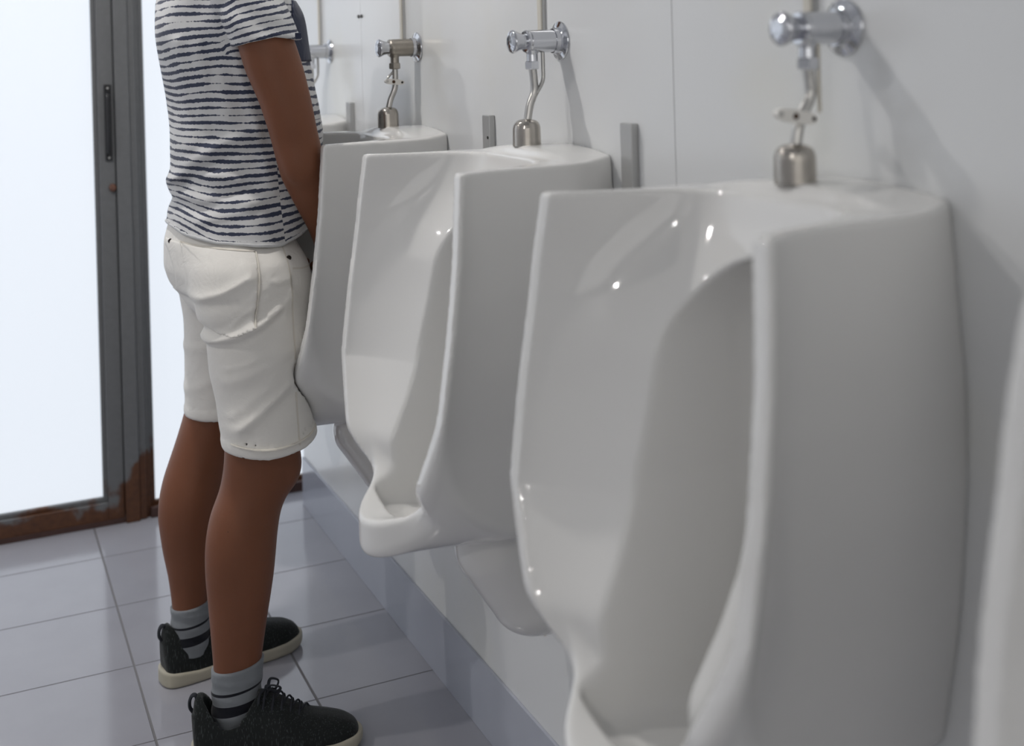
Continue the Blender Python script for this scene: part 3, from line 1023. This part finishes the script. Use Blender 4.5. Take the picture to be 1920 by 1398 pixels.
def surf_strip(f, pts_xz, y0, width, lift, name, mat, parent, thick=.0016, side=1):
    """thin band of cloth lying on an implicit surface, following points in the x,z plane on the camera side"""
    P = smooth_path([(a, 0, b) for a, b in pts_xz], 6)
    bm = bmesh.new()
    rows = []
    for i, p in enumerate(P):
        q = P[min(i + 1, len(P) - 1)] - P[max(i - 1, 0)]
        q = Vector((q.x, 0, q.z)).normalized()
        nrm = Vector((-q.z, 0, q.x))
        row = []
        for k in (-1, 1):
            c = p + nrm * width * .5 * k
            ys = np.linspace(y0 - .12, y0 + .10, 1101)
            v = f(np.full_like(ys, c.x), ys, np.full_like(ys, c.z))
            j = np.argmax(v < 0) if (v < 0).any() else 550
            row.append((c.x, ys[j] - lift, c.z))
        rows.append(row)
    vv = []
    for a_, b_ in rows:
        vv.append([bm.verts.new(a_), bm.verts.new(b_), bm.verts.new((b_[0], b_[1] + thick + lift, b_[2])), bm.verts.new((a_[0], a_[1] + thick + lift, a_[2]))])
    for a_, b_ in zip(vv[:-1], vv[1:]):
        for k in range(4): bm.faces.new((a_[k], a_[(k + 1) % 4], b_[(k + 1) % 4], b_[k]))
    bm.faces.new(vv[0]); bm.faces.new(vv[-1][::-1])
    return bm_obj(name, bm, mat, parent, angle=.9)


# chest pocket: a navy patch wrapped on the front of the shirt
def patch(f, region, lo, hi, h, lift, name, mat, parent):
    g = lambda x, y, z: np.maximum(np.maximum(f(x, y, z) - lift, -(f(x, y, z) + .010)), region(x, y, z))
    return implicit_obj(name, g, lo, hi, h, mat, parent)


patch(shirt_sdf, lambda x, y, z: np.maximum(np.maximum(np.abs(z - 1.335) - .060, .555 - x + .25 * (z - 1.27)), np.maximum(2.262 - y, y - 2.375)),
      (.50, 2.22, 1.25), (.70, 2.42, 1.42), .004, .0035, 'chest_pocket', NAVY, shirt)
patch(shirt_sdf, lambda x, y, z: np.maximum(np.abs(z - shirt_hem(x) - .0035) - .0035, y - 9), (.31, 2.20, .915), (.72, 2.64, 1.01), .0035, .0012, 'hem_band', PLAIN, shirt)
b_ = bmesh.new(); add_box(b_, (.552, 2.1435, 1.3165), (.563, 2.1475, 1.328), .001)
bm_obj('sleeve_label', b_, NAVY, shirt, smooth=False)
SHIRT_Y = 2.25


# ---- shorts
def shorts_sdf(x, y, z):
    PEL = pelvis(x, y, z)
    a = smax(nleg(x, y, z), np.maximum(z - .95, -1), .03)
    b = smax(fleg(x, y, z), np.maximum(z - .95, -1), .03)
    hn = np.interp(x, [.40, .424, .486, .555, .60, .62], [.566, .566, .560, .568, .580, .584])
    inner_n = nleg(x, y, z, -.007)
    inner_f = fleg(x, y, z, -.007)
    s = SIDE(y)
    w = 0
    w = w - .0075 * ridge(x, z, [(.392, .770), (.438, .782), (.483, .802), (.520, .828), (.545, .845)], .011)
    w = w + .0060 * ridge(x, z, [(.40, .790), (.44, .803), (.475, .822)], .012)
    w = w - .0065 * ridge(x, z, [(.374, .845), (.424, .863), (.468, .885)], .010)
    w = w + .0060 * ridge(x, z, [(.375, .828), (.40, .835), (.44, .842)], .010)
    w = w - .0055 * ridge(x, z, [(.436, .612), (.485, .651), (.535, .690)], .012)
    w = w + .0045 * ridge(x, z, [(.455, .603), (.50, .640), (.54, .668)], .012)
    w = w - .0045 * ridge(x, z, [(.425, .700), (.47, .715), (.53, .745)], .012)
    w = w - .0035 * ridge(x, z, [(.43, .640), (.47, .672), (.53, .712)], .009)
    w = w - .0050 * ridge(x, z, [(.462, .905), (.474, .870), (.470, .835), (.462, .80)], .010)
    w = w - .0030 * ridge(x, z, [(.48, .86), (.51, .872), (.54, .88)], .008)
    w = w - .0030 * ridge(x, z, [(.487, .845), (.51, .855), (.54, .858)], .006)
    w = w + .0012 * np.sin(50 * z - 75 * x + 2 * np.sin(30 * x + 9 * z)) * ridge(x, z, [(.46, .60), (.50, .90)], .05)
    w = w - .0070 * ridge(x, z, [(.398, .772), (.438, .783), (.483, .803), (.517, .826)], .0060)
    w = w + .0090 * ridge(x, z, [(.370, .838), (.385, .812), (.398, .790)], .012)
    w = w + .0040 * ridge(x, z, [(.404, .760), (.445, .770), (.49, .790), (.52, .812)], .0060)
    w = w - .0042 * ridge(x, z, [(.385, .850), (.420, .862), (.462, .886)], .0050)
    w = w - .0036 * ridge(x, z, [(.432, .800), (.455, .822), (.476, .836)], .0045)
    w = w - .0040 * ridge(x, z, [(.440, .616), (.485, .653), (.527, .684)], .0055)
    w = w - .0030 * ridge(x, z, [(.420, .722), (.46, .733), (.50, .752)], .0050)
    w = w - .0030 * ridge(x, z, [(.500, .880), (.520, .870), (.542, .874)], .0045)
    w = w - .0026 * ridge(x, z, [(.490, .700), (.515, .716), (.540, .722)], .0045)
    w = w - .0026 * ridge(x, z, [(.500, .742), (.520, .752), (.543, .750)], .0040)
    d = smin(smin(a, PEL, .035), smin(b, PEL, .035), .02)
    w2 = -.004 * ridge(x, z, [(.40, .69), (.45, .70), (.48, .71)], .01) - .004 * ridge(x, z, [(.40, .60), (.45, .63), (.48, .65)], .01)
    d = d + w * s * .62 + (1 - s) * w2 * .6
    near = y < 2.42
    hem = np.where(near, hn, .545)
    d = d - .0022 * np.exp(-((z - hem - .012) / .010) ** 4)
    d = smax(d, hem - z, .003)
    inner = np.where(near, inner_n, inner_f)
    d = smax(d, -smax(inner, z - hem - .035, .01), .003)
    # cloth stays outside the porcelain it brushes against
    hit = (x > .53) & (y < 2.42)
    if np.any(hit):
        u = np.full(np.shape(d), 1.0)
        u[hit] = urinal_sdf(x[hit] - XW, y[hit] - 2.352, z[hit])
        d = np.maximum(d, .0025 - u)
    return d


pelvis = lambda x, y, z: smax(pelvis_c(x, y, z), np.maximum(z - .99, .79 - z), .015)
shorts = to_man(implicit_obj('shorts', shorts_sdf, (.30, 2.13, .52), (.65, 2.70, 1.02), .005, SHORTS))


def pocket_region(x, y, z):
    # back pocket: straight sides, pointed bottom; follows the buttock
    top = .941 - .09 * (x - .356) - z
    lower = np.interp(x, [.352, .372, .415, .440, .472, .49], [.850, .812, .785, .783, .797, .81])
    return np.maximum(smax(-top, lower - z, .006), np.maximum(.352 - x + .15 * (.94 - z), x - .488 + .13 * np.clip(.93 - z, 0, 1))) + np.where(y > 2.42, 1, 0)


patch(shorts_sdf, pocket_region, (.33, 2.14, .76), (.51, 2.43, .96), .0035, .0020, 'back_pocket', SHORTS, shorts)
# flat felled seams, hem stitch and waistband edge
surf_strip(shorts_sdf, [(.541, .932), (.545, .874), (.545, .789), (.547, .704), (.545, .600), (.545, .578)], 2.24, .0032, .0012, 'side_seam', HEMCOL, shorts)
surf_strip(shorts_sdf, [(.551, .893), (.575, .889), (.597, .888)], 2.27, .0030, .0012, 'front_pocket_edge', HEMCOL, shorts)
surf_strip(shorts_sdf, [(.360, .9425), (.42, .9365), (.485, .930)], 2.27, .0026, .0042, 'pocket_hem', HEMCOL, shorts)
surf_strip(shorts_sdf, [(.487, .929), (.484, .880), (.478, .84), (.471, .799)], 2.24, .0022, .0040, 'pocket_seam', HEMCOL, shorts)
surf_strip(shorts_sdf, [(.428, .5875), (.486, .5805), (.552, .5865), (.590, .596)], 2.20, .0022, .0055, 'hem_stitch', HEMCOL, shorts)
for (x_, z_, y_) in ((.359, .938, 2.33), (.5475, .911, 2.26)):
    ys = np.linspace(2.12, 2.40, 561)
    v = shorts_sdf(np.full_like(ys, x_), ys, np.full_like(ys, z_))
    yy = ys[np.argmax(v < 0)]
    bm = bmesh.new()
    add_lathe(bm, [(.0046, 0), (.0050, .0012), (.0046, .0028), (.0030, .0030), (.0018, .0022), (.0016, .0035)], n=24)
    for v_ in bm.verts: v_.co = Vector((x_ + v_.co.x, yy - v_.co.z, z_ + v_.co.y))
    bm_obj('rivet', bm, simple('dark_rivet', (.05, .04, .035), rough=.3, metal=1), shorts)

# ---- socks
for nm, c_, zt_ in (('near', ncalf, .160), ('far', fcalf, .158)):
    g = lambda x, y, z, c_=c_, zt_=zt_: smax(smax(c_(x, y, z, .0045 + .0012 * np.sin(190 * z + 30 * x) * (z < .14)), z - zt_ + .12 * (.44 - x) * (1 if zt_ == .160 else 1), .002), .05 - z, .002)
    lo = (.33, 2.19, .035) if nm == 'near' else (.33, 2.50, .035)
    hi = (.53, 2.35, .185) if nm == 'near' else (.50, 2.66, .185)
    to_man(implicit_obj('sock', g, lo, hi, .004, SOCK))

# ---- shoes: local s along foot (heel 0), t lateral, z up
SW = table([(-.01, .020), (.0, .030), (.02, .036), (.06, .038), (.12, .038), (.18, .046), (.22, .048), (.26, .043), (.285, .032), (.30, .020), (.31, .01)], 1.0)
SH = table([(-.01, .118), (.0, .120), (.02, .124), (.06, .112), (.10, .118), (.125, .116), (.15, .103), (.18, .084), (.21, .070), (.24, .064), (.27, .056), (.29, .044), (.31, .02)], 1.2)


def shoe_upper(s, t, z):
    w, = SW(s); h, = SH(s)
    w = w * (1 - .20 * np.clip((z - .04) / .08, 0, 1))
    q = (np.abs(t / w) ** 2.6 + np.clip(z / h, 0, 9) ** 3.2) ** (1 / 2.8)
    d = (q - 1) * np.minimum(w, .035)
    d = smax(d, -s - .004 - .10 * (z - .06) * (z < .09) + .02 * 0, .012)
    d = smax(d, s - .298, .012)
    # collar opening
    col_z = .128 - .052 * np.exp(-((s - .062) / .030) ** 2)
    d = smax(d, z - col_z, .008)
    op = np.sqrt(((s - .064) / .050) ** 2 + (t / .0305) ** 2) - 1
    d = smax(d, -np.maximum(op * .03, .055 - z), .004)
    return np.maximum(d, .012 - z)


def shoe_sole(s, t, z):
    w, = SW(s)
    edge = np.abs(t) - (w + .0045)
    d = smax(edge, np.maximum(-s - .009, s - .3045), .02)
    top = .025 + .007 * np.clip((.06 - s) / .06, 0, 1) + .004 * np.clip((s - .25) / .05, 0, 1)
    bot = .010 * np.clip((s - .255) / .05, 0, 1) ** 2
    return smax(smax(d, z - top, .006), bot + .0005 - z, .006)


def make_shoe(x, y, ang, first):
    t = bpy.data.objects.new('shoe', None)
    C.objects.link(t)
    t.empty_display_size = .05
    t.parent = man
    t.location = (x - .46, y - 2.42, 0)
    t.rotation_euler = (0, 0, ang)
    up = implicit_obj('upper', shoe_upper, (-.02, -.06, .008), (.315, .06, .14), .0035, SHOE, t)
    so = implicit_obj('sole', shoe_sole, (-.025, -.065, -.004), (.32, .065, .05), .0035, SOLE, t)
    so['label'] = 'cream rubber sole'
    # laces over the tongue
    bm = bmesh.new()
    for k in range(5):
        s = .128 + .0155 * k
        zc = float(SH(s)[0]) + .0015
        add_tube(bm, [(s - .004, -.026, zc - .022), (s - .001, -.018, zc - .004), (s, 0, zc + .002), (s + .002, .018, zc - .004), (s + .003, .026, zc - .022)], .0022, n=8)
        add_tube(bm, [(s - .006, -.020, zc - .010), (s + .010, .0, zc + .0015), (s + .016, .018, zc - .012)], .0018, n=8)
    # bow
    add_tube(bm, [(.132, 0, .117), (.140, -.016, .131), (.156, -.020, .128), (.150, -.010, .116), (.134, 0, .115)], .0030, n=8, flat=.6)
    add_tube(bm, [(.132, 0, .117), (.136, .018, .126), (.150, .026, .118), (.146, .014, .110), (.134, 0, .114)], .0030, n=8, flat=.6)
    add_tube(bm, [(.132, 0, .117), (.120, -.014, .118), (.116, -.026, .104)], .0024, n=8)
    add_lathe(bm, [(.005, .112), (.0068, .117), (.0055, .123)], (.132, 0, 0), n=12)
    bm_obj('laces', bm, LACE, t)
    bm = bmesh.new()
    add_tube(bm, [(-.004, 0, .090), (-.0085, 0, .098), (-.0085, 0, .110), (-.004, 0, .119), (.002, 0, .119), (.004, 0, .112)], .0060, n=10, flat=.5)
    bm_obj('heel_tab', bm, LACE, t)
    return t


s1 = make_shoe(.362, 2.268, -.28, True)
# second shoe: copies of every part
t = s1.copy(); C.objects.link(t)
t.location = (.352 - .46, 2.577 - 2.42, 0)
t.rotation_euler = (0, 0, .17)
for ch in list(s1.children):
    c = ch.copy(); C.objects.link(c); c.parent = t
